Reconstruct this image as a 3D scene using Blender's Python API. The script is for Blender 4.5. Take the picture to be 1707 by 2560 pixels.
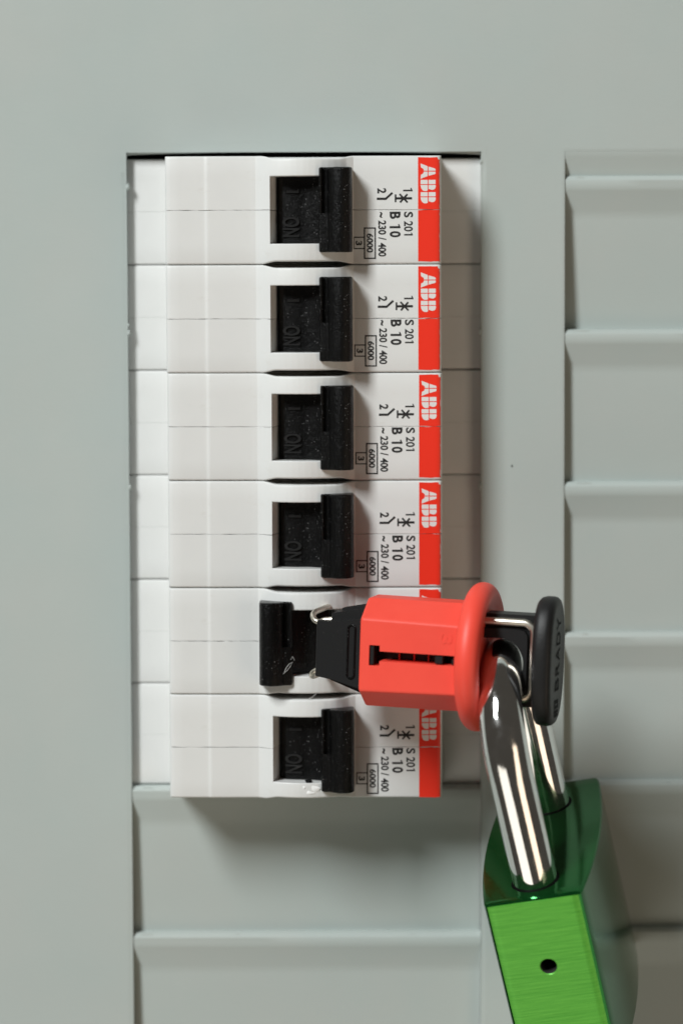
import bpy, bmesh, math, random
from mathutils import Vector, Matrix, noise

MM = 0.001
R = math.radians
for o in list(bpy.data.objects):
    bpy.data.objects.remove(o)
scene = bpy.context.scene
COL = scene.collection
rnd = random.Random(7)

# ------------------------------------------------------------------ camera
# all lengths below are in millimetres; the breakers' front faces lie on y = 0
cam_d = bpy.data.cameras.new('camera')
cam = bpy.data.objects.new('camera', cam_d)
COL.objects.link(cam)
PITCH, ROLL = R(4.574), R(-0.19)
cam.matrix_world = (Matrix.Translation(Vector((0, -507.93, 40.63)) * MM)
                    @ Matrix.Rotation(R(90) - PITCH, 4, 'X') @ Matrix.Rotation(ROLL, 4, 'Z'))
cam_d.sensor_fit = 'HORIZONTAL'
cam_d.sensor_width = 24
cam_d.lens = 110.2
cam_d.clip_start = 0.01
cam_d.clip_end = 20
cam_d.dof.use_dof = True
cam_d.dof.focus_distance = 0.500
cam_d.dof.aperture_fstop = 11
scene.camera = cam

# ------------------------------------------------------------------ world and lamps (a studio: one softbox, a dim warm bounce)
world = bpy.data.worlds.new('World')
scene.world = world
world.use_nodes = True
bg = world.node_tree.nodes['Background']
bg.inputs['Color'].default_value = (1.0, 0.91, 0.78, 1)
bg.inputs['Strength'].default_value = 0.052


def area(name, loc, target, size, power, color, size_y=None):
    d = bpy.data.lights.new(name, 'AREA')
    d.energy = power
    d.color = color
    d.shape = 'RECTANGLE' if size_y else 'SQUARE'
    d.size = size
    if size_y:
        d.size_y = size_y
    o = bpy.data.objects.new(name, d)
    COL.objects.link(o)
    o.location = loc
    o.rotation_euler = (Vector(target) - Vector(loc)).to_track_quat('-Z', 'Y').to_euler()
    return o


area('softbox', (-0.81, -1.07, 1.07), (0, 0, 0), 0.31, 33.0, (0.97, 1.0, 1.0), 0.62)
area('reflector_below', (-0.46, -0.70, -0.80), (0, 0, 0), 0.80, 2.3, (1.0, 0.94, 0.83), 0.75)
area('bounce', (0.85, -0.80, -0.45), (0, 0, 0), 0.50, 3.2, (1.0, 0.80, 0.60), 1.3)

vs = scene.view_settings
scene.display_settings.display_device = 'sRGB'
vs.view_transform = 'Standard'
vs.look = 'None'
vs.exposure = 0
vs.gamma = 1
scene.cycles.max_bounces = 8
scene.cycles.sample_clamp_indirect = 6


# ------------------------------------------------------------------ materials
def lin(*c):
    return tuple(((x / 255) / 12.92 if x <= 10 else ((x / 255 + 0.055) / 1.055) ** 2.4) for x in c)


class Mat:
    def __init__(self, name, color, rough=0.5, metallic=0.0, spec=0.5):
        self.m = bpy.data.materials.new(name)
        self.m.use_nodes = True
        self.nt = self.m.node_tree
        self.p = self.nt.nodes['Principled BSDF']
        self.p.inputs['Base Color'].default_value = (*color, 1)
        self.p.inputs['Roughness'].default_value = rough
        self.p.inputs['Metallic'].default_value = metallic
        self.p.inputs['Specular IOR Level'].default_value = spec
        self.tc = self.nt.nodes.new('ShaderNodeTexCoord')
        self.normal = None

    def n(self, t, **kw):
        x = self.nt.nodes.new(t)
        for k, v in kw.items():
            setattr(x, k, v)
        return x

    def noise(self, per_mm, detail=4, rough=0.6, stretch=(1, 1, 1)):
        mp = self.n('ShaderNodeMapping')
        mp.inputs['Scale'].default_value = [s * per_mm * 1000 for s in stretch]
        self.nt.links.new(self.tc.outputs['Object'], mp.inputs['Vector'])
        t = self.n('ShaderNodeTexNoise')
        t.inputs['Scale'].default_value = 1
        t.inputs['Detail'].default_value = detail
        t.inputs['Roughness'].default_value = rough
        self.nt.links.new(mp.outputs['Vector'], t.inputs['Vector'])
        return t.outputs['Fac']

    def ramp(self, fac, a, b, ca, cb):
        r = self.n('ShaderNodeValToRGB')
        r.color_ramp.elements[0].position = a
        r.color_ramp.elements[1].position = b
        r.color_ramp.elements[0].color = (*ca, 1)
        r.color_ramp.elements[1].color = (*cb, 1)
        self.nt.links.new(fac, r.inputs['Fac'])
        return r.outputs['Color']

    def mix(self, fac, a, b):
        m = self.n('ShaderNodeMix', data_type='RGBA')
        self.nt.links.new(fac, m.inputs[0])
        for s, i in ((a, 6), (b, 7)):
            if hasattr(s, 'links'):
                self.nt.links.new(s, m.inputs[i])
            else:
                m.inputs[i].default_value = (*s, 1)
        return m.outputs[2]

    def color(self, sock):
        self.nt.links.new(sock, self.p.inputs['Base Color'])

    def link(self, sock, name):
        self.nt.links.new(sock, self.p.inputs[name])

    def bump(self, fac, dist_mm, strength=1.0):
        b = self.n('ShaderNodeBump')
        b.inputs['Strength'].default_value = strength
        b.inputs['Distance'].default_value = dist_mm * MM
        self.nt.links.new(fac, b.inputs['Height'])
        if self.normal:
            self.nt.links.new(self.normal, b.inputs['Normal'])
        self.normal = b.outputs['Normal']
        self.nt.links.new(self.normal, self.p.inputs['Normal'])


# grey painted sheet
M_panel = Mat('panel_paint', (0.40, 0.44, 0.405), 0.48, spec=0.4)
M_panel.color(M_panel.mix(M_panel.noise(0.05, 3), (0.405, 0.470, 0.452), (0.447, 0.475, 0.452)))
pb = M_panel.mix(M_panel.noise(0.05, 3), (0.405, 0.470, 0.452), (0.447, 0.475, 0.452))
pk = M_panel.mix(M_panel.ramp(M_panel.noise(0.7, 4, 0.75), 0.735, 0.75, (0, 0, 0), (0.55,) * 3), pb, (0.56, 0.60, 0.58))
pd = M_panel.ramp(M_panel.noise(0.33, 7, 0.8), 0.765, 0.79, (0, 0, 0), (0.5,) * 3)
M_panel.color(M_panel.mix(pd, pk, (0.24, 0.27, 0.26)))
M_panel.link(M_panel.ramp(M_panel.noise(0.08, 5, 0.65), 0.3, 0.7, (0.40,) * 3, (0.56,) * 3), 'Roughness')
M_panel.bump(M_panel.noise(0.012, 2), 1.2, 0.5)
M_panel.bump(M_panel.noise(2.2, 3, stretch=(0.35, 1, 1)), 0.02, 0.7)
# white breaker plastic
M_white = Mat('white_plastic', (0.72, 0.715, 0.69), 0.40, spec=0.45)
M_white.color(M_white.mix(M_white.noise(0.12, 4), (0.69, 0.70, 0.69), (0.725, 0.73, 0.715)))
sm = M_white.ramp(M_white.noise(0.5, 6, 0.7, (0.5, 1, 1)), 0.60, 0.80, (0, 0, 0), (0.5,) * 3)
M_white.color(M_white.mix(sm, M_white.mix(M_white.noise(0.12, 4), (0.69, 0.70, 0.69), (0.725, 0.73, 0.715)), (0.60, 0.59, 0.55)))
M_white.link(M_white.ramp(M_white.noise(0.35, 5), 0.3, 0.7, (0.33,) * 3, (0.50,) * 3), 'Roughness')
M_white.bump(M_white.noise(0.07, 2), 0.10, 0.5)
M_white.bump(M_white.noise(3.0, 3), 0.01, 0.5)
M_dark = Mat('dark_cavity', (0.02, 0.02, 0.018), 0.8)


def black(name, base, rough, speck, bump, spec=0.3):
    m = Mat(name, (base,) * 3, rough, spec=spec)
    # sparse pale flecks, dust and painted-in glints, thicker in some patches than in others
    mp = m.n('ShaderNodeMapping')
    mp.inputs['Scale'].default_value = (4600, 4600, 4600)
    m.nt.links.new(m.tc.outputs['Object'], mp.inputs['Vector'])
    vo = m.n('ShaderNodeTexVoronoi')
    vo.inputs['Scale'].default_value = 1
    m.nt.links.new(mp.outputs['Vector'], vo.inputs['Vector'])
    sep = m.n('ShaderNodeSeparateColor')
    m.nt.links.new(vo.outputs['Color'], sep.inputs['Color'])

    def math_(op, a, b):
        x = m.n('ShaderNodeMath', operation=op)
        for i, q in enumerate((a, b)):
            if hasattr(q, 'links'):
                m.nt.links.new(q, x.inputs[i])
            else:
                x.inputs[i].default_value = q
        return x.outputs[0]
    size = math_('MULTIPLY', math_('SUBTRACT', sep.outputs['Red'], speck), 1.4)
    fleck = math_('LESS_THAN', vo.outputs['Distance'], size)
    patch = m.ramp(m.noise(0.45, 3), 0.46, 0.62, (0.03,) * 3, (1, 1, 1))
    amount = math_('MULTIPLY', fleck, math_('MULTIPLY', patch, sep.outputs['Green']))
    m.color(m.mix(amount, (base, base, base * 1.02), (0.24, 0.24, 0.24)))
    m.bump(m.noise(1.6, 6, 0.7), bump, 0.8)
    return m


M_lever = black('worn_black_plastic', 0.003, 0.27, 0.72, 0.17, 0.22)
M_black = black('satin_black_plastic', 0.011, 0.45, 0.86, 0.03)
M_grip = black('grained_black_plastic', 0.010, 0.46, 0.88, 0.06, 0.34)
M_emb = Mat('embossed_black', (0.02, 0.02, 0.02), 0.14)
M_recess_shade = Mat('recess_shade_black', (0.002, 0.002, 0.002), 0.6, spec=0.05)  # black that paints in the shade of recessed letters and the shackle gap
# red body
M_red = Mat('red_plastic', (0.86, 0.075, 0.045), 0.46, spec=0.4)
M_red.color(M_red.mix(M_red.noise(0.25, 4), (0.85, 0.070, 0.045), (0.92, 0.088, 0.056)))
M_red.bump(M_red.noise(2.4, 5, 0.7), 0.03, 0.6)
M_stripe = Mat('red_print', (0.86, 0.032, 0.012), 0.42)
f_ = M_stripe.noise(0.9, 5, 0.7)
M_stripe.color(M_stripe.mix(M_stripe.ramp(f_, 0.74, 0.77, (0, 0, 0), (1, 1, 1)), (0.86, 0.032, 0.012), (0.9, 0.2, 0.12)))
M_logo = Mat('white_print', (0.74, 0.73, 0.71), 0.45)
M_ink = Mat('black_print', (0.012, 0.012, 0.012), 0.5)
M_ink.color(M_ink.ramp(M_ink.noise(1.8, 4, 0.7), 0.62, 0.72, (0.012,) * 3, (0.06,) * 3))
# metals
M_chrome = Mat('chrome', (0.90, 0.90, 0.89), 0.085, metallic=1.0)
M_chrome.bump(M_chrome.noise(0.06, 3), 0.05, 0.6)
M_chrome.link(M_chrome.ramp(M_chrome.noise(0.35, 6, 0.7), 0.42, 0.72, (0.06,) * 3, (0.20,) * 3), 'Roughness')
M_chrome.bump(M_chrome.noise(1.5, 4), 0.004, 0.5)
M_chrome.bump(M_chrome.noise(1.0, 2, 0.5, (6, 6, 0.4)), 0.006, 0.4)
M_wire = Mat('spring_steel', (0.74, 0.69, 0.60), 0.36, metallic=1.0)
M_wire.bump(M_wire.noise(1.5, 3, stretch=(0.2, 1, 1)), 0.02, 0.5)
M_green = Mat('green_anodised', (0.008, 0.12, 0.024), 0.12, metallic=0.8)
M_green.link(M_green.ramp(M_green.noise(0.8, 6, 0.7), 0.3, 0.8, (0.07,) * 3, (0.17,) * 3), 'Roughness')
fs = M_green.noise(1.3, 6, 0.8)
M_green.color(M_green.mix(M_green.ramp(fs, 0.74, 0.76, (0, 0, 0), (1, 1, 1)), (0.010, 0.125, 0.025), (0.10, 0.3, 0.12)))
M_brush = Mat('green_brushed', (0.09, 0.42, 0.05), 0.40, metallic=0.30)
b1 = M_brush.noise(1.0, 6, 0.75, (0.14, 1, 7.0))
b2 = M_brush.noise(1.0, 3, 0.6, (0.05, 1, 2.2))
M_brush.color(M_brush.mix(M_brush.ramp(b1, 0.30, 0.62, (0, 0, 0), (1, 1, 1)), (0.070, 0.37, 0.032), (0.155, 0.56, 0.068)))
M_brush.bump(b1, 0.05, 0.7)
M_brush.bump(b2, 0.05, 0.5)


# ------------------------------------------------------------------ object helpers
def mesh(name, verts, faces, mat, parent=None, sharp=28, mats=None, fmat=None, smooth=True):
    me = bpy.data.meshes.new(name)
    me.from_pydata([tuple(c * MM for c in v) for v in verts], [], faces)
    for m in (mats or [mat]):
        me.materials.append(m.m)
    if fmat:
        me.polygons.foreach_set('material_index', fmat)
    bm = bmesh.new()
    bm.from_mesh(me)
    bmesh.ops.remove_doubles(bm, verts=bm.verts, dist=1e-7)
    bmesh.ops.recalc_face_normals(bm, faces=bm.faces)
    bm.to_mesh(me)
    bm.free()
    if smooth:
        me.polygons.foreach_set('use_smooth', [True] * len(me.polygons))
        me.set_sharp_from_angle(angle=R(sharp))
    me.update()
    o = bpy.data.objects.new(name, me)
    COL.objects.link(o)
    if parent:
        o.parent = parent
    return o


def thing(name, label, cat, mat4=None, group=None):
    o = bpy.data.objects.new(name, None)
    o.empty_display_size = 0.005
    COL.objects.link(o)
    if mat4:
        o.matrix_world = mat4
    o['label'] = label
    o['category'] = cat
    if group:
        o['group'] = group
    return o


class G:
    """collects geometry in millimetres"""
    def __init__(self):
        self.v, self.f, self.m = [], [], []

    def add(self, vs_, fs_, mi=0):
        k = len(self.v)
        self.v += [tuple(p) for p in vs_]
        for f in fs_:
            self.f.append(tuple(i + k for i in f))
            self.m.append(mi)
        return self

    def loft(self, rings, closed=True, caps=True, mi=0):
        n = len(rings[0])
        k = len(self.v)
        for r in rings:
            self.v += [tuple(p) for p in r]
        for i in range(len(rings) - 1):
            for j in range(n if closed else n - 1):
                a, b = k + i * n + j, k + i * n + (j + 1) % n
                self.f.append((a, b, b + n, a + n))
                self.m.append(mi)
        if caps and closed:
            self.f.append(tuple(k + j for j in range(n)))
            self.f.append(tuple(k + (len(rings) - 1) * n + j for j in reversed(range(n))))
            self.m += [mi, mi]
        return self

    def box(self, a, b, bev=0.0, mi=0):
        (x0, y0, z0), (x1, y1, z1) = a, b
        if bev <= 0:
            vs_ = [(x, y, z) for z in (z0, z1) for (x, y) in ((x0, y0), (x1, y0), (x1, y1), (x0, y1))]
            return self.loft([vs_[:4], vs_[4:]], mi=mi)
        e = bev
        ring = lambda d, z: [(x0 + d + e, y0 + d, z), (x1 - d - e, y0 + d, z), (x1 - d, y0 + d + e, z), (x1 - d, y1 - d - e, z),
                             (x1 - d - e, y1 - d, z), (x0 + d + e, y1 - d, z), (x0 + d, y1 - d - e, z), (x0 + d, y0 + d + e, z)]
        return self.loft([ring(e, z0), ring(0, z0 + e), ring(0, z1 - e), ring(e, z1)], mi=mi)

    def tube(self, pts, r, n=16, caps=True, mi=0):
        pts = [Vector(p) for p in pts]
        t0 = (pts[1] - pts[0]).normalized()
        up = Vector((0, 0, 1)) if abs(t0.z) < 0.9 else Vector((1, 0, 0))
        nn = (up - t0 * up.dot(t0)).normalized()
        rings = []
        for i, p in enumerate(pts):
            t = (pts[min(i + 1, len(pts) - 1)] - pts[max(i - 1, 0)]).normalized()
            nn = (nn - t * nn.dot(t)).normalized()
            bb = t.cross(nn)
            rr = r(i / (len(pts) - 1)) if callable(r) else r
            rings.append([p + (nn * math.cos(a) + bb * math.sin(a)) * rr for a in [2 * math.pi * k / n for k in range(n)]])
        return self.loft(rings, caps=caps, mi=mi)

    def lathe_x(self, prof, n=56, mi=0):
        """prof: (x, radius) pairs, turned about the x axis"""
        return self.loft([[(x, r * math.cos(a), r * math.sin(a)) for a in [2 * math.pi * k / n for k in range(n)]]
                          for x, r in prof], mi=mi)

    def build(self, name, mat, parent=None, **kw):
        if 'mats' in kw:
            kw['fmat'] = self.m
        return mesh(name, self.v, self.f, mat, parent, **kw)


def lerp_path(pts, x):
    for (x0, y0), (x1, y1) in zip(pts, pts[1:]):
        if x0 <= x <= x1:
            return y0 + (y1 - y0) * ((x - x0) / (x1 - x0) if x1 > x0 else 1)
    return pts[0][1] if x < pts[0][0] else pts[-1][1]


def text2d(s, offset=0.0):
    c = bpy.data.curves.new('text', 'FONT')
    c.body = s
    c.size = 1
    c.resolution_u = 4
    c.offset = offset
    o = bpy.data.objects.new('text', c)
    COL.objects.link(o)
    bpy.context.view_layer.update()
    me = bpy.data.meshes.new_from_object(o.evaluated_get(bpy.context.evaluated_depsgraph_get()))
    vs_ = [(v.co.x, v.co.y) for v in me.vertices]
    fs_ = [tuple(p.vertices) for p in me.polygons]
    bpy.data.objects.remove(o)
    bpy.data.meshes.remove(me)
    bpy.data.curves.remove(c)
    x0, x1 = min(v[0] for v in vs_), max(v[0] for v in vs_)
    y0, y1 = min(v[1] for v in vs_), max(v[1] for v in vs_)
    return [((x - x0) / (x1 - x0), (y - y0) / max(y1 - y0, 1e-6)) for x, y in vs_], fs_


def ext(vs2, fs_, fn, h):
    """solid letters: front at fn(p, h), back at fn(p, -0.1)"""
    n = len(vs2)
    vv = [fn(p, h) for p in vs2] + [fn(p, -0.1) for p in vs2]
    cnt = {}
    for f in fs_:
        for a, b in zip(f, f[1:] + f[:1]):
            cnt[(a, b)] = 1
    ff = list(fs_)
    for (a, b) in cnt:
        if (b, a) not in cnt:
            ff.append((a, b, b + n, a + n))
    return vv, ff


def ring_hole(g, cx, cy, r, x0, x1, y0, y1, put, depth=3, n=40, mi=0, mi_in=0, run=0.0):
    """rectangle x0..x1, y0..y1 with a round hole; put(x, y, d) places a point at depth d behind the face"""
    ang = [2 * math.pi * k / n for k in range(n)]
    ang += [math.atan2(y - cy, x - cx) % (2 * math.pi) for x in (x0, x1) for y in (y0, y1)]
    ang = sorted(set(ang))
    inner, outer, deep = [], [], []
    for a in ang:
        c, s = math.cos(a), math.sin(a)
        q = cx - (run if c < -1e-6 else 0)
        t = min((((x1 if c > 0 else x0) - cx) / c) if abs(c) > 1e-9 else 1e9,
                (((y1 if s > 0 else y0) - cy) / s) if abs(s) > 1e-9 else 1e9)
        outer.append(put(cx + c * t, cy + s * t, 0))
        inner.append(put(q + c * (r + 0.12), cy + s * (r + 0.12), 0))
        deep.append((put(q + c * r, cy + s * r, 0.12), put(q + c * r, cy + s * r, depth)))
    g.loft([outer, inner, [d[0] for d in deep]], caps=False, mi=mi)
    g.loft([[d[0] for d in deep], [d[1] for d in deep]], caps=False, mi=mi_in)
    return outer


# ------------------------------------------------------------------ cover panel with its slats
PY = 12.0                      # front plane of the cover panel
WIN_TOP = 58.65
ROWS = [54.72, 29.35, 4.02, -21.25, -46.3, -71.3, -97.0]
WIN = [(-35.3, 23.22), (37.0, 95.5)]
WIN_BOT = -97.0
panel = thing('cover_panel', 'grey painted cover panel with slatted blanks, behind and around the breakers', 'panel')


def build_panel():
    g = G()
    xs = [-130, WIN[0][0], WIN[0][1], WIN[1][0], WIN[1][1], 160]
    zs = [-160, WIN_BOT, WIN_TOP, 160]
    n = 48

    def lip(w):
        """window outline, slightly uneven where the knock-outs were broken away"""
        x0, x1 = WIN[w]
        pts = []
        for i in range(n):
            pts.append((x0, WIN_BOT + (WIN_TOP - WIN_BOT) * i / n))
        for i in range(n):
            pts.append((x0 + (x1 - x0) * i / n, WIN_TOP))
        for i in range(n):
            pts.append((x1, WIN_TOP + (WIN_BOT - WIN_TOP) * i / n))
        for i in range(n):
            pts.append((x1 + (x0 - x1) * i / n, WIN_BOT))
        out = []
        for x, z in pts:
            a = 0.07 if w == 0 else 0.025
            dx = noise.noise(Vector((x * .11, z * .09, 3 + w))) * a
            dz = noise.noise(Vector((x * .07, z * .11, 9 + w))) * a
            if w == 0 and z == WIN_TOP:
                dz += 0.55 * math.sin(math.pi * (x - x0) / (x1 - x0)) ** 0.6 - 0.42
            out.append((x + dx, z + dz))
        return out
    # flat cells round the windows
    for i in range(5):
        for j in range(3):
            if j == 1 and i in (1, 3):
                continue
            g.add([(xs[i], PY, zs[j]), (xs[i + 1], PY, zs[j]), (xs[i + 1], PY, zs[j + 1]), (xs[i], PY, zs[j + 1])], [(0, 1, 2, 3)])
    for w in range(2):
        L = lip(w)
        x0, x1 = WIN[w]
        cx, cz = (x0 + x1) / 2, (WIN_TOP + WIN_BOT) / 2

        def off(d, y):
            out = []
            for x, z in L:
                sx = 1 if x > cx else -1
                sz = 1 if z > cz else -1
                nx = sx if abs(x - (x0 if sx < 0 else x1)) < 0.9 else 0
                nz = sz if abs(z - (WIN_BOT if sz < 0 else WIN_TOP)) < 0.9 else 0
                top = 1 if (nz > 0 and w == 0) else 0
                out.append((x + nx * d, y + top * (0.30 if d < 0.5 else 0), z + nz * d * (1.6 if top else 1)))
            return out
        if w == 0:
            g.loft([off(0.9, PY - 0.004), off(0.30, PY - 0.001), off(0.10, PY + 0.06), off(0.0, PY + 0.25), off(-0.02, PY + 1.6)], caps=False)
        else:
            g.loft([off(0.5, PY - 0.004), off(0.12, PY - 0.002), off(0.03, PY + 0.03), off(0.0, PY + 0.12), off(0.0, PY + 3.6)], caps=False)
    # stubs of broken tabs on the left opening
    for x, z, s, r in ((-35.15, 53.0, 1, 0.42), (-35.2, 28.9, 1, 0.34), (-35.2, 3.3, 1, 0.3), (23.2, 28.95, -1, 0.42), (23.2, 3.2, -1, 0.5), (23.25, 56.9, -1, 0.3), (-35.2, 30.2, 1, 0.22)):
        rg = []
        for k in range(5):
            zz = -1 + k * 0.5
            rr = math.sqrt(max(0.02, 1 - zz * zz))
            rg.append([(x + s * r * .2 + r * rr * .75 * math.cos(a) * (0.8 + 0.4 * rnd.random()), PY - 0.02 + 0.5 * r + r * rr * math.sin(a),
                        z + zz * r * 1.5 * (0.8 + .4 * rnd.random())) for a in [2 * math.pi * q / 8 for q in range(8)]])
        g.loft(rg)
    return g.build('sheet', M_panel, panel, sharp=40)


build_panel()
gm = G()
gm.add([(28.35 + 0.15 * math.cos(a), PY - 0.015, 6.62 + 0.2 * math.sin(a)) for a in [2 * math.pi * q / 10 for q in range(10)]], [tuple(range(10))])
gm.build('ink_speck', M_dark, panel)
gb = G()
gb.add([(-130, 45, -160), (160, 45, -160), (160, 45, 160), (-130, 45, 160)], [(0, 1, 2, 3)])
gb.build('back_plate', M_dark, panel)


def slat(x0, x1, zt, zb, d0, d1, dc, zc):
    """one blank: starts nearly flush under its bright top edge, leans back downwards; depths are behind the sheet's face"""
    L = zt - zb
    pr = [(4.4, 0.0), (3.4, -0.04), (d0 + 0.66, -0.16), (d0 + 0.62, -0.18), (d0 + 0.06, -0.74), (d0, -0.85), (d0 + 0.03, -1.9), (d0 + .1, -2.6), (dc - 0.04, -zc + 0.8),
          (dc + 0.02, -zc - 0.8), (d1 - 0.05, -L + 0.9), (d1, -L + 0.25), (d1, -L - 0.5), (d1 + 1.6, -L - 0.5), (4.9, -L + 2)]
    g = G()
    xs = [x0 + (x1 - x0) * k / 14 for k in range(15)]
    rings = []
    for x in xs:
        rings.append([(x, PY + d + 0.05 * noise.noise(Vector((x * .05, z * .06 + zt, d))), zt + z) for d, z in pr])
    g.loft(rings)
    for x, wd, hh in ((x0 + 1.9 + 2.2 * rnd.random(), 0.5 + rnd.random() * .9, 0.16), (x0 + 9 + 30 * rnd.random(), 0.35, 0.10), (x1 - 3 - 9 * rnd.random(), 0.5, 0.1)):
        g.loft([[(x + wd * t, PY + d0 + 0.35 + 0.35 * hh * math.cos(a) * math.sqrt(1.05 - t * t), zt - 0.38 + hh * math.sin(a) * math.sqrt(1.05 - t * t)) for a in [2 * math.pi * q / 8 for q in range(8)]]
                for t in (-1, -.6, 0.1, .5, 1)])
    return g.build('slat', M_panel, panel, sharp=30)


for (x0, x1) in WIN:
    gap = 0.04
    for i, zt in enumerate(ROWS[:-1]):
        if x0 < 0 and i < 4:
            continue
        d1, dc = (3.2, 2.0) if i == 0 else (2.1, 1.85)
        if x0 < 0:
            zt += -0.68
            d1, dc = 2.3, 1.7
        slat(x0 + gap, x1 - gap, zt, ROWS[i + 1] - (0.66 if x0 < 0 else 0), 0.16, d1, dc, 6.6)
g0 = G()
xa, xb = WIN[1][0] + .04, WIN[1][1] - .04
prof0 = [(0.02, 58.9), (0.06, 57.6), (1.2, 55.0), (1.25, 54.1), (2.6, 54.1), (2.6, 58.9)]
g0.loft([[(x, PY + d, z) for d, z in prof0] for x in (xa, xb)])
g0.build('slat', M_panel, panel, sharp=50)

# ------------------------------------------------------------------ circuit breakers
PITCH_Z = 17.51
TOP_Z = 57.67
HALF = 8.70
SH = 13.8                       # depth of the shoulders behind the front face
PROF = [(-46, SH), (-28.22, SH), (-28.18, 1.0), (-28.1, 0.62), (-27.9, 0.34), (-27.5, 0.2), (-26.6, 0.08), (-26.0, 0.05), (-21.95, 0.0), (-21.75, -0.02), (-21.45, -0.14),
        (-21.2, -0.15), (-14.6, -0.12), (-13.6, -0.16), (-12.9, -0.55)]
for k in range(1, 15):
    x_ = -12.9 + k * (14.0 / 14)
    PROF.append((x_, min(-0.1, -(math.sqrt(max(0, 10.4 ** 2 - (x_ + 5.9) ** 2)) - (10.4 - 3.3)))))
PROF += [(2.2, -0.02), (3.0, 0.0), (15.55, 0.0), (15.85, 0.06), (16.1, 0.22), (16.28, 0.5), (16.36, 0.9), (16.42, SH), (16.46, SH), (34, SH)]
WELL = (-11.25, 1.3)


def recess(x):
    a = min(max((x + 12.8) / 2.6, 0), 1)
    b = min(max((2.2 - x) / 2.8, 0), 1)
    s = lambda t: t * t * (3 - 2 * t)
    return 0.45 * s(a) * s(b)


def stations():
    xs = set(round(p[0], 3) for p in PROF)
    for a, b, st in ((-28.0, -12, 0.7), (-12.8, 2.2, 0.4), (2.2, 15.5, 0.7), (16.5, 34, 3.0), (-46, -28.3, 3.0)):
        k = 0
        while a + k * st < b:
            xs.add(round(a + k * st, 3))
            k += 1
    for w in (-11.25, -11.23, -9.75, 0.9, 1.28, 1.3):
        xs.add(w)
    return sorted(xs)


def shell(parent, sgn, seed, trim=0.0):
    g = G()
    rings = []
    for x in stations():
        y0 = lerp_path(PROF, x)
        in_well = WELL[0] < x < WELL[1]
        if x in (-11.23, 1.28):
            yw = y0 + 0.12
        elif in_well:
            yw = lerp_path([(-11.23, y0 + 0.12), (-9.75, 4.2), (0.9, 4.2), (1.28, y0 + .12)], x)
        else:
            yw = y0
        nz = noise.noise(Vector((x * 0.9, seed * 3.1, 0.4))) + 0.5 * noise.noise(Vector((x * 2.9, seed * 1.7, 2)))
        gp = 0.006 + (max(0.0, 0.02 + 0.055 * nz) if -28 < x < 16.3 else 0.0)
        r = recess(x)
        o = HALF - trim
        y9 = max(y0 + 0.45, 7.0)
        jag = 0.03 * noise.noise(Vector((x * 2.3, seed, 7)))
        pts = [(gp, 32), (gp, yw + 0.05), (gp + 0.05, yw), (5.36 + jag, yw), (5.42 + jag, y0 + (0.08 if in_well else 0)), (5.54 + jag, y0),
               (o - r - 0.42, y0), (o - r - 0.2, y0 + 0.06), (o - r - 0.06, y0 + 0.2), (o - r, y0 + 0.42), (o - r, y9), (o, y9 + 0.25), (o, 32)]
        rings.append([(x, y, sgn * z) for z, y in pts])
    g.loft(rings)
    return g.build('shell', M_white, parent, sharp=24)


# print, laid out in the breaker's own millimetres (x along the breaker, z across it)
def px(c):
    return 1.725 + 0.007463 * c


def pz(c):
    return (828 - c) * 0.007463


def bar(g, a, b, w, y=-0.02):
    a, b = Vector(a), Vector(b)
    d = (b - a).normalized()
    nn = Vector((-d.y, d.x)) * w / 2
    g.add([(p.x, y, p.y) for p in (a - nn, b - nn, b + nn, a + nn)], [(0, 1, 2, 3)])


TXT = {}


def put_text(g, s, cx0, cx1, cy0, cy1, offset=0.0, y=-0.02):
    if (s, offset) not in TXT:
        TXT[(s, offset)] = text2d(s, offset)
    v2, fs_ = TXT[(s, offset)]
    g.add([(px(cx0) + ty * (px(cx1) - px(cx0)), y, pz(cy0) + tx * (pz(cy1) - pz(cy0))) for tx, ty in v2], fs_)


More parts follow.
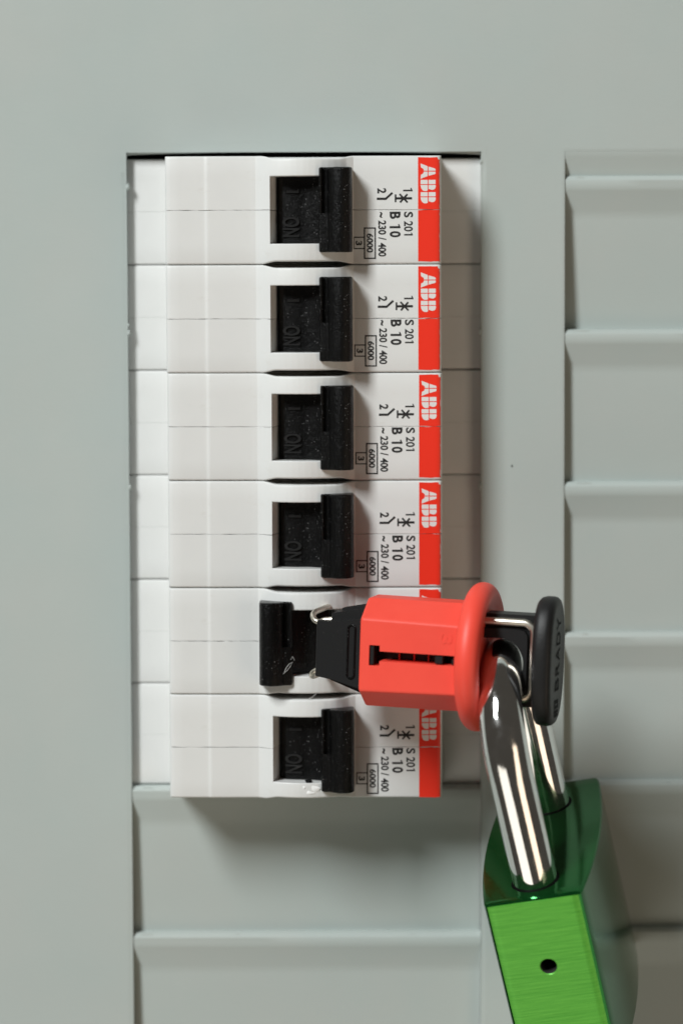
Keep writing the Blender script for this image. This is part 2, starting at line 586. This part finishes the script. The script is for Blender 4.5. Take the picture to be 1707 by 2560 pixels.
def marking_geo():
    g = G()
    def one(x0, x1, y1, w, fl):
        # the digit 1: a stem and a flag at its head
        g.add([(px(a), -0.02, pz(b)) for a, b in ((x0, y1), (x1, y1), (x1, y1 - w * .75), (x1 - (x1 - x0) * .16, y1 - w), (x0, y1 - w))], [(0, 1, 2, 3, 4)])
        d = (x1 - x0)
        g.add([(px(a), -0.0205, pz(b)) for a, b in ((x1 - .01 * d, y1 - w * .7), (x1 - .17 * d, y1 - w * .9), (x1 - .24 * d, y1 - w - fl), (x1 - .12 * d, y1 - w - fl))], [(0, 1, 2, 3)])
    one(1147, 1350, 420, 34, 40)
    put_text(g, '2', 590, 782, 350, 465, 0.03)
    P = lambda a, b: (px(a), pz(b))
    bar(g, P(982, 485), P(982, 655), 36 * .007463)
    bar(g, P(998, 571), P(1338, 571), 50 * .007463, -0.021)
    bar(g, P(1070, 478), P(1242, 662), 40 * .007463, -0.022)
    bar(g, P(1238, 482), P(1078, 660), 40 * .007463, -0.023)
    bar(g, P(577, 580), P(775, 580), 50 * .007463)
    bar(g, P(757, 592), P(915, 450), 46 * .007463, -0.021)
    put_text(g, 'S', 1162, 1358, 860, 985, 0.025)
    put_text(g, '20', 1162, 1354, 1062, 1285, 0.022)
    one(1165, 1354, 1372, 32, 30)
    put_text(g, 'B', 855, 1088, 858, 1015, 0.035)
    one(852, 1088, 1215, 46, 42)
    put_text(g, '0', 852, 1092, 1278, 1410, 0.035)
    put_text(g, '~', 630, 704, 865, 988, 0.03)
    put_text(g, '230', 606, 778, 1045, 1352, 0.03)
    put_text(g, '/', 606, 782, 1405, 1468, 0.03)
    put_text(g, '400', 606, 778, 1525, 1825, 0.03)
    for (x0, x1, y0, y1, w) in ((295, 555, 1195, 1877, 28), (65, 297, 1395, 1662, 24)):
        h = w / 2
        for k, (a, b) in enumerate((((x0, y0 + h), (x1, y0 + h)), ((x0, y1 - h), (x1, y1 - h)), ((x0 + h, y0), (x0 + h, y1)), ((x1 - h, y0), (x1 - h, y1)))):
            if w == 24 and k == 3:
                continue
            bar(g, P(*a), P(*b), w * .007463, -0.02 - 0.001 * k)
    put_text(g, '6000', 358, 497, 1325, 1738, 0.03)
    put_text(g, '3', 118, 257, 1485, 1582, 0.03)
    return g


def logo_geo():
    g = G()
    q = lambda a, b: (8.226 + .005804 * a, -0.035, (1520 - b) * .005804)
    A = [[(822, 240), (1022, 318), (1022, 442), (915, 442), (905, 390), (835, 350)],
         [(822, 665), (835, 552), (895, 520), (915, 468), (1022, 468), (1022, 590)],
         [(1046, 328), (1215, 378), (1240, 400), (1240, 442), (1046, 442)],
         [(1046, 468), (1240, 468), (1240, 515), (1225, 535), (1046, 582)]]
    B = [[(825, 695), (1022, 695), (1022, 812), (825, 812)],
         [(825, 836), (1022, 836), (1022, 985), (990, 1003), (930, 1003), (882, 982), (845, 930), (828, 880)],
         [(1048, 695), (1240, 695), (1240, 812), (1048, 812)],
         [(1048, 836), (1240, 836), (1245, 880), (1232, 930), (1192, 966), (1130, 972), (1085, 955), (1048, 945)]]
    for poly in A + B + [[(a, b + 340) for a, b in p] for p in B]:
        g.add([q(*p) for p in poly], [tuple(range(len(poly)))])
    return g


def stripe_geo(seed):
    g = G()
    rr = random.Random(seed)
    xs = [12.6, 13.6, 14.6, 15.2, 15.55, 15.7, 15.85, 15.98, 16.1]
    for lo, hi in ((0.06, 8.42), (-8.32, -0.05)):
        rows = 14
        rings = []
        for k in range(rows + 1):
            z = lo + (hi - lo) * k / rows
            ring = []
            for i, x in enumerate(xs):
                zz = z
                if k in (0, rows):
                    zz += (rr.random() - 0.5) * 0.10
                if k == rows and lo > 0 and i > 5:
                    zz -= 0.38
                xx = x + ((rr.random() - .5) * 0.07 if i == len(xs) - 1 else 0)
                ring.append((xx, lerp_path(PROF, xx) - 0.014, zz))
            rings.append(ring)
        g.loft(rings, closed=False)
    return g


def lever_geo(on, seed):
    """toggle: a drum in the well and the bar that stands out of it"""
    mx = (lambda x: x) if on else (lambda x: -11.4 - x)
    g = G()
    # drum
    prof = [(-10.3, 6), (-10.2, 2.6), (-9.8, 1.1), (-9.2, 0.45), (-7.55, 0.1), (-6.4, 0.0), (-5.7, 0.05), (-4.9, -0.25), (-3.9, -0.8), (-3.0, -1.4), (-1.0, -1.2), (1.0, 0.5), (1.0, 6)]
    g.loft([[(mx(x), y + 0.03 * abs(z) / 5, z) for x, y in prof] for z in (-5.3, -5.2, 0, 5.2, 5.3)])
    # bar: full section below, with the groove cut into its upper part
    full = [(-3.38, 0.6), (-3.38, -3.35), (-3.25, -3.85), (-2.9, -4.05), (-2.2, -4.15), (-1.95, -4.25), (-1.75, -4.6), (-1.2, -5.3), (-0.4, -5.85), (0.3, -5.95), (0.95, -5.75), (1.5, -5.25), (1.85, -4.5), (2.0, -3.6), (2.0, -1.2), (1.9, 0.6)]
    cut = [(-3.38, 0.6), (-3.38, -3.4), (-3.25, -3.9), (-3.05, -4.1), (-2.95, -4.05), (-2.9, -3.08), (-2.05, -3.08), (-1.98, -3.6), (-1.2, -5.3), (-0.4, -5.85), (0.3, -5.95), (0.95, -5.75), (1.5, -5.25), (1.85, -4.5), (2.0, -3.6), (2.0, -1.2), (1.9, 0.6)]
    cut.pop(7)
    cut.insert(7, (-1.98, -4.1))
    full.insert(5, (-2.5, -4.11))

    def ends(pr, z, s):
        cxm, cym = -0.7, -2.4
        pr = [(x, y if y > -3.2 else -3.2 + (y + 3.2) * 0.78) for x, y in pr]
        return [(mx(cxm + (x - cxm) * s) + 0.03 * noise.noise(Vector((x, z, seed))), cym + (y - cym) * s, z + 0.05 * noise.noise(Vector((x * 2, y * 2, seed + z)))) for x, y in pr]
    g.loft([ends(full, -6.78, .93), ends(full, -6.65, 0.99), ends(full, -6.4, 1), ends(full, -3, 1), ends(full, -0.55, 1)])
    g.loft([ends(cut, -0.55, 1), ends(cut, 3, 1), ends(cut, 6.4, 1), ends(cut, 6.65, 0.99), ends(cut, 6.78, .93)])
    return g


def emboss_geo():
    g = G()
    for s, z0, z1, x0, x1, off in (('I', 3.15, 2.75, -8.6, -6.6, 0.03), ('ON', -1.1, -4.3, -9.3, -6.5, 0.02)):
        v2, fs_ = text2d(s, off)
        yb = lambda x: lerp_path([(-10.0, 1.1), (-9.2, 0.45), (-7.55, 0.1), (-6.4, 0.0)], x)
        vv, ff = ext(v2, fs_, lambda p, h: (x0 + p[1] * (x1 - x0), yb(x0 + p[1] * (x1 - x0)) - (0.3 if h > 0 else -0.1), z0 + p[0] * (z1 - z0)), 1)
        g.add(vv, ff)
    return g


LABELS = ['white circuit breaker at the top of the stack, black lever switched on',
          'white circuit breaker second from the top, directly under the topmost one',
          'white circuit breaker third from the top, with two breakers above it',
          'white circuit breaker just above the one wearing the red lockout, lever on',
          'white circuit breaker with its lever switched off and the red lockout plugged into it',
          'bottom white circuit breaker, chipped below its lever, under the red lockout']
marks = marking_geo()
logo = logo_geo()
emb = emboss_geo()
shared = {}


def again(key, make, parent):
    """first call builds, later calls copy the object and share its mesh"""
    if key not in shared:
        shared[key] = make()
        return shared[key]
    c = shared[key].copy()
    COL.objects.link(c)
    c.parent = parent
    return c


for i in range(6):
    zc = TOP_Z - PITCH_Z * (i + 0.5) + 0.0
    jr = random.Random(31 + i)
    seat = Matrix.Translation(Vector((jr.uniform(-.10, .10), jr.uniform(-.05, .05), zc)) * MM) @ Matrix.Rotation(R(jr.uniform(-.10, .10)), 4, 'Y') @ Matrix.Rotation(R(jr.uniform(-.12, .12)), 4, 'X')
    br = thing('circuit_breaker', LABELS[i], 'circuit breaker', seat, 'circuit breakers stacked in the panel')
    last = i == 5
    shell(br, 1, i * 2 + 1)
    shell(br, -1, i * 2 + 2, 0.33 if last else 0.0)
    st = stripe_geo(i).build('red_stripe', M_stripe, br)
    again('logo', lambda: logo.build('logo', M_logo, st, smooth=False), st)
    mk = again('marking', lambda: marks.build('marking', M_ink, br, smooth=False), br)
    mk.location = Vector((jr.uniform(-.12, .16), 0, jr.uniform(-.1, .1))) * MM
    if i == 4:
        tg = lever_geo(False, 40).build('toggle', M_lever, br, sharp=35)
        tg['label'] = 'black toggle lever thrown to the left, off'
    else:
        tg = lever_geo(True, i).build('toggle', M_lever, br, sharp=35)
        again('embossing', lambda: emb.build('embossing', M_emb, tg, sharp=30), tg)
    if i == 4:
        fb = [[(-9.3, -5.05, -4.4), (-9.0, -5.1, -3.7), (-8.5, -5.0, -3.1), (-8.0, -4.4, -2.9), (-8.4, -4.8, -3.6), (-8.9, -5.0, -4.2), (-9.5, -5.1, -4.7)],
              [(-8.3, -4.4, -2.5), (-8.0, -4.3, -2.0), (-7.7, -4.2, -2.6)],
              [(-4.2, -2.8, -8.3), (-4.8, -3.0, -8.8), (-5.3, -3.2, -9.0), (-5.5, -3.0, -9.3)]]
        g = G()
        for f_pts in fb:
            g.tube(f_pts, 0.028, 6)
        g.build('fibre', M_logo, br)
    if last:
        g = G()
        rg = []
        for k in range(7):
            z = -5.1 - k * 0.26
            w = [0.75, 0.7, 0.62, 0.5, 0.42, 0.4, 0.25][k]
            rg.append([(-5.5 + 0.12 * math.sin(k * 1.7) + w * math.cos(a) * 0.8, -2.2 - 0.1 * k + w * math.sin(a), z) for a in [2 * math.pi * q / 10 for q in range(10)]])
        g.loft(rg)
        g.build('broken_tab', M_lever, br)
        g = G()
        for (cx_, cz_, w, hh, ph) in ((-6.15, -6.15, 0.28, 0.45, 0.3), (-4.55, -6.3, 0.9, 0.75, 1.2), (-5.3, -7.0, 0.8, 0.35, 2.2)):
            yb = lerp_path(PROF, cx_)
            rings = []
            for k in range(4):
                t = k / 3
                rings.append([(cx_ + w * (1 - t * .8) * math.cos(a) * (0.9 + 0.25 * math.sin(3 * a + ph)), yb + 0.05 - 0.16 * math.sin(t * 1.57), cz_ + hh * (1 - t * .8) * math.sin(a) * (0.9 + .3 * math.cos(2 * a + ph)))
                              for a in [2 * math.pi * q / 18 for q in range(18)]])
            g.loft(rings)
        g.build('scuff', Mat('stressed_white', (0.86, 0.87, 0.86), 0.35), br)

# ------------------------------------------------------------------ red lockout device
aX = Vector((0.96533741, -0.25881905, -0.03371033))
aF = Vector((-0.25866138, -0.96592583, 0.00903265))
aH = Vector((0.0348995, 0, 0.99939083))
LO = Vector((-3.495, -12.5, -20.46))


def frame(x, y, z, o):
    m = Matrix((x, y, z)).transposed().to_4x4()
    m.translation = o * MM
    return m


lock = thing('breaker_lockout', 'red and black lockout device plugged into the switched-off breaker', 'lockout device', frame(aX, -aF, aH, LO))
# local axes: x along the device, y away from the viewer, z up; front faces sit at negative y


def lockout():
    # red body: chamfered prism with a T-shaped slot in the front
    g = G()
    S1, S2 = 8.25, 26.0

    def sec(s, k=1.0, ins=0.0):
        h1, h2, d, c = 5.75 - (s - S1) * .02, 8.6 - (s - S1) * .004, 7.0, 2.4
        h1, h2, d = h1 - ins * .6, h2 - ins, d - ins
        up = [(-d, h1 - .3), (-d + .07, h1 - .04), (-d + .255, h1 + .158), (-c - .30, h2 - .19), (-c - .06, h2 - .03), (-c + .3, h2), (c, h2), (d, h1)]
        return [(s, y, h) for y, h in up] + [(s, y, -h) for y, h in reversed(up)]
    # front face strip left out of the side loft and rebuilt round the slot
    ss = [S1, S1 + .15, S1 + .5, S2]
    rings = [sec(S1, ins=.45), sec(S1 + .12, ins=.18), sec(S1 + .45), sec(S2)]
    g.loft(rings, closed=False, caps=False)
    g.add(rings[0], [tuple(range(16))])
    for a, b in ((0, 1), (1, 2)):
        ra, rb = rings[a], rings[b]
        g.add([ra[15], ra[0], rb[0], rb[15]], [(0, 1, 2, 3)])
    xs = [S1 + .45, 9.85, 11.55, 23.7, S2]

    def hz(x):
        return 5.45 - (x - S1) * .02
    zs = [lambda x: -hz(x), lambda x: -1.6, lambda x: -0.85, lambda x: 0.72, lambda x: 1.62, lambda x: hz(x)]
    holes = {(1, 1), (1, 2), (1, 3), (2, 2)}
    for i in range(4):
        for j in range(5):
            if (i, j) in holes:
                continue
            g.add([(xs[i], -7, zs[j](xs[i])), (xs[i + 1], -7, zs[j](xs[i + 1])), (xs[i + 1], -7, zs[j + 1](xs[i + 1])), (xs[i], -7, zs[j + 1](xs[i]))], [(0, 1, 2, 3)])
    loop = [(9.85, -1.6), (11.55, -1.6), (11.55, -.85), (23.7, -.85), (23.7, .72), (11.55, .72), (11.55, 1.62), (9.85, 1.62)]
    g.loft([[(x, -7, z) for x, z in loop], [(x, -3.2, z) for x, z in loop]], caps=False)
    body = g.build('body', M_red, lock, smooth=False)
    g = G()
    g.box((9.6, -3.4, -2.0), (24.2, -2.6, 2.0))
    g.box((9.95, -6.75, -1.52), (10.55, -3.2, 1.55), .08)
    g.box((20.35, -6.8, -0.75), (21.65, -3.2, 0.62), .12)
    g.box((22.9, -6.3, -0.8), (23.6, -5.0, 0.2), .1)
    g.build('slider', M_black, body)
    g = G()
    for x in (13.9, 16.3, 18.6):
        g.box((x, -4.0, -0.84), (x + 0.16, -3.3, 0.71))
    g.build('rib', M_red, body)
    v2, fs_ = text2d('3', 0.02)
    vv, ff = ext(v2, fs_, lambda p, h: (21.1 + p[1] * 2.0, -7.0 - (0.07 if h > 0 else -.1), 4.0 - p[0] * 1.5), 1)
    G().add(vv, ff).build('numeral', M_red, body, sharp=30)
    # flange
    g = G()
    Rf, r, c = 11.75, 1.95, 26.1
    prof = [(c - 0.6, 5.0), (c - 0.9, 8.5)]
    for k in range(13):
        a = math.pi * k / 12
        prof.append((c - math.cos(a) * r, Rf - r + math.sin(a) * r))
    prof += [(c + r * 0.75, 8.6), (c + r * .6, 7.6), (c + r * .5, 0.2)]
    g.lathe_x(prof, 72).build('flange', M_red, lock, sharp=40)
    # black nose that reaches for the toggle
    g = G()
    L = lambda s, h0, h1, f0, f1: [(s, -f0, h0), (s, -f0, h1), (s, f1, h1), (s, f1, h0)]
    g.loft([L(0.0, -4.3, 4.3, 2.3, 2.0), L(0.12, -4.45, 4.45, 2.5, 2.1), L(3.2, -4.75, 4.55, 3.4, 2.2), L(9.5, -6.1, 5.5, 5.0, 2.5)])
    g.loft([L(2.2, -4.9, 5.6, 1.6, 3.0), L(2.4, -5.0, 5.7, 1.8, 3.0), L(9.5, -7.2, 7.1, 3.2, 4.0)])
    g.loft([L(3.4, 4, 6.3, -0.2, 2.6), L(9.5, 4, 7.55, 0.4, 3.0)])
    nose = g.build('nose_piece', M_black, lock, sharp=20)
    g = G()
    pts = []
    for k in range(41):
        a = 2 * math.pi * k / 40
        zc = 3.6 if math.sin(a) > 0 else -3.6
        x = 6.25 + 0.62 * math.cos(a)
        z = zc + 0.62 * math.sin(a)
        pts.append((x, -(3.4 + (x - 3.2) * 0.254) - 0.02, z))
    g.tube(pts, 0.2, 8).build('rib', M_lever, nose)
    for sgn in (1, -1):
        g = G()
        if sgn > 0:
            pts = [(3.0, -0.6, 4.6), (1.0, -0.6, 4.35), (0.0, -0.7, 4.0), (-0.8, -0.5, 4.2), (-1.35, 0.2, 4.75), (-1.5, 1.6, 5.2), (-1.5, 5.0, 5.3), (-1.5, 13, 5.3)]
        else:
            pts = [(3.0, -0.6, -4.0), (1.0, -0.6, -3.7), (-0.1, -0.6, -3.75), (-0.9, -0.3, -4.2), (-1.35, 0.5, -4.7), (-1.5, 1.8, -5.1), (-1.5, 5, -5.2), (-1.5, 13, -5.2)]
        # round the bends
        P = [Vector(p) for p in pts]
        sm = []
        for k in range(len(P) - 1):
            for t in (0, .25, .5, .75):
                p0, p1, p2, p3 = P[max(k - 1, 0)], P[k], P[k + 1], P[min(k + 2, len(P) - 1)]
                sm.append(0.5 * ((2 * p1) + (p2 - p0) * t + (2 * p0 - 5 * p1 + 4 * p2 - p3) * t * t + (3 * p1 - p0 - 3 * p2 + p3) * t ** 3))
        g.tube(sm, 0.46, 14).build('pin', M_wire, lock)
    # stem plate with the padlock hole
    hx, hz_, hr, run = 29.6, -0.5, 3.95, 4.0
    g = G()
    S0, S1b, H = 21.0, 36.2, 7.2
    o_f = ring_hole(g, hx, hz_, hr, S0, S1b, -H, H, lambda x, z, d: (x, -2.1 + d, z), depth=4.2, run=run)
    g.loft([o_f, [(x, 2.1, z) for x, y, z in o_f]], caps=False)
    ring_hole(g, hx, hz_, hr, S0, S1b, -H, H, lambda x, z, d: (x, 2.1 - d, z), depth=0.2, run=run)
    stem = g.build('stem', M_black, lock, sharp=30)
    g = G()
    o2 = ring_hole(g, hx, hz_, hr, 21.0, 34.1, -4.95, 4.95, lambda x, z, d: (x, -3.0 + d, z), depth=1.2, run=run)

    def rc(x, z):
        # rounded right-hand corners
        rr = 1.3
        for cz in (-4.95 + rr, 4.95 - rr):
            if x > 34.1 - rr and (z - cz) * (1 if cz > 0 else -1) > 0:
                d = Vector((x - (34.1 - rr), z - cz))
                if d.length > rr:
                    d = d.normalized() * rr
                    return (34.1 - rr + d.x, cz + d.y)
        return (x, z)
    g2 = G()
    g2.v, g2.f, g2.m = [(*((rc(x, z)[0],)), y, rc(x, z)[1]) for x, y, z in g.v], g.f, g.m
    o2r = [(rc(x, z)[0], y, rc(x, z)[1]) for x, y, z in o2]
    g2.loft([o2r, [(x + (.06 if x > 33 else 0), y + .15, z * 1.015) for x, y, z in o2r], [(x + .06, -2.0, z * 1.02) for x, y, z in o2r]], caps=False)
    g2.build('hole_boss', M_black, stem, sharp=30)
    # steel wire frame
    g = G()
    pts = [(22.5, -2.62, 6.05), (30, -2.62, 6.05)]
    cr = 1.7
    for k in range(9):
        a = R(90 - 90 * k / 8)
        pts.append((33.35 + cr * math.cos(a), -2.62, 6.05 - cr + cr * math.sin(a)))
    pts += [(35.05, -2.62, 0)]
    for k in range(9):
        a = R(-90 * k / 8)
        pts.append((33.35 + cr * math.cos(a), -2.62, -5.9 + cr + cr * math.sin(a)))
    pts += [(30, -2.62, -5.9), (22.5, -2.62, -5.9)]
    g.tube(pts, 0.6, 14).build('wire_loop', M_wire, lock)
    # grip
    g = G()
    n = 48

    def oval(s, ins, zs_=1):
        out = []
        for k in range(n):
            a = 2 * math.pi * k / n
            c, sn = math.cos(a), math.sin(a)
            rz, ry = 10.15 - ins, 6.4 - ins
            e = 2 / 2.5
            z = rz * (abs(sn) ** e) * (1 if sn > 0 else -1)
            y = ry * (abs(c) ** e) * (1 if c > 0 else -1)
            out.append((s, y, z))
        return out
    g.loft([oval(35.3, 1.2), oval(35.42, .6), oval(35.8, .15), oval(36.4, 0), oval(37.4, 0.0), oval(37.9, .12), oval(38.25, .45), oval(38.42, .9), oval(38.45, 1.35), oval(38.42, 1.6)])
    grip = g.build('grip', M_grip, lock, sharp=40)
    g = G()
    for ch, z0, z1 in (('B', -4.6, -2.6), ('R', -2.2, -0.2), ('A', 0.0, 2.2), ('D', 2.6, 4.7), ('Y', 4.9, 7.0)):
        v2, fs_ = text2d(ch, 0.01)
        g.add([(38.47, 1.5 - p[1] * 3.0, z0 + p[0] * (z1 - z0)) for p in v2], fs_)
    g.build('lettering', M_recess_shade, grip, smooth=False)  # flat sheets, their darker black stands in for the shade of cut letters
    g = G()
    for (z0, z1, y0, y1) in ((-6.6, -6.0, 1.5, -1.5), (-7.3, -6.0, 1.5, .9), (-7.3, -6.0, -.9, -1.5), (-7.4, -6.9, 1.5, -1.5), (-8.7, -8.2, 1.5, -1.5), (-8.7, -7.6, .4, -.4), (-8.1, -7.6, 1.5, -1.5)):
        g.add([(38.47 + 0.001 * abs(z0 + y0), y0, z0), (38.47 + 0.001 * abs(z0 + y0), y1, z0), (38.47 + .001 * abs(z0 + y0), y1, z1), (38.47 + .001 * abs(z0 + y0), y0, z1)], [(0, 1, 2, 3)])
    g.build('emblem', M_recess_shade, grip, smooth=False)


lockout()

# ------------------------------------------------------------------ padlock
W = Vector((0.140, 0.946, 0.284)).normalized()
U = Vector((-0.222, -0.249, 0.943))
U = (U - W * U.dot(W)).normalized()
T = W.cross(U).normalized()
APEX = LO + aX * 29.45 - aH * 0.9
SR = 13.25                     # half the distance between the legs
HS = 18.3
PO = APEX - U * (HS + SR)
pad = thing('padlock', 'green aluminium safety padlock with chrome shackle hanging from the lockout', 'padlock', frame(T, W, U, PO))
# local axes: x across the body, y from the near narrow side to the far one, z up the shackle


def padlock():
    g = G()
    LB = 31.0

    def half(y):
        return 7.75 + 1.6 * (1 - ((y - 1.3) / 20.0) ** 2)
    prof = []
    ys = [-18.5 + 39.1 * k / 26 for k in range(27)]
    right = [(half(y), y) for y in ys]
    loop = [(7.2, -19.3), (7.55, -19.1)] + right + [(7.55, 21.2), (7.2, 21.4), (-7.2, 21.4), (-7.55, 21.2)] + [(-x, y) for x, y in reversed(right)] + [(-7.55, -19.1), (-7.2, -19.3)]

    def ring(z, ins):
        return [(x - math.copysign(min(ins, abs(x)), x), y - math.copysign(ins if abs(y) > 17 else ins * abs(y) / 17, y), z) for x, y in loop]
    rings = [ring(0, .45), ring(-0.1, .2), ring(-0.4, 0), ring(-LB + .4, 0), ring(-LB, .4)]
    n = len(loop)
    # sides without the near narrow face
    g.loft(rings, closed=False, caps=False)
    g.add(rings[0], [tuple(range(n))])
    g.add(rings[-1], [tuple(range(n))])
    for k in range(4):
        if k != 2:
            g.add([rings[k][n - 1], rings[k][0], rings[k + 1][0], rings[k + 1][n - 1]], [(0, 1, 2, 3)])
    body = g.build('body', M_green, pad, sharp=22)
    g = G()
    ease = lambda x: 0.30 * max(0.0, (abs(x) - 6.0) / 1.2) ** 2
    ring_hole(g, 0.15, -11.9, 1.3, -6.0, 6.0, -LB + .4, -.4, lambda x, z, d: (x, -19.60 + d, z), depth=4.0, mi=0, mi_in=1)
    for sx in (-1, 1):
        g.loft([[(sx * x, -19.60 + ease(x), z) for x in [6.0 + 1.2 * q / 12 for q in range(13)]] for z in (-.4, -LB + .4)], closed=False)
    g.add([(-7.2, -19.3, -.4), (7.2, -19.3, -.4), (6.0, -19.60, -.4), (-6.0, -19.60, -.4)], [(0, 1, 2, 3)])
    g.add([(0.15 + 1.3 * math.cos(a), -15.0, -11.9 + 1.3 * math.sin(a)) for a in [2 * math.pi * k / 24 for k in range(24)]], [tuple(range(24))], 1)
    g.build('brushed_side', None, body, mats=[M_brush, M_dark], smooth=False)
    # shackle
    pts = [(0, -SR, -1.5)] + [(0, -SR, HS * k / 6) for k in range(0, 7)]
    for k in range(1, 32):
        a = math.pi - math.pi * k / 32
        pts.append((0, SR * math.cos(a), HS + SR * math.sin(a)))
    pts += [(0, SR, HS - HS * k / 6) for k in range(0, 7)] + [(0, SR, -1.5)]
    G().tube(pts, 3.5, 40).build('shackle', M_chrome, pad, sharp=60)
    for y in (-SR, SR):  # flat dark ring painted as the shadow gap round each leg
        g = G()
        nn = 40
        ra = [(3.45 * math.cos(a), y + 3.45 * math.sin(a), 0.02) for a in [2 * math.pi * k / nn for k in range(nn)]]
        rb = [(3.85 * math.cos(a), y + 3.85 * math.sin(a), 0.02) for a in [2 * math.pi * k / nn for k in range(nn)]]
        g.loft([ra, rb], caps=False).build('shackle_gap_shade', M_recess_shade, body)


padlock()
bpy.context.view_layer.update()
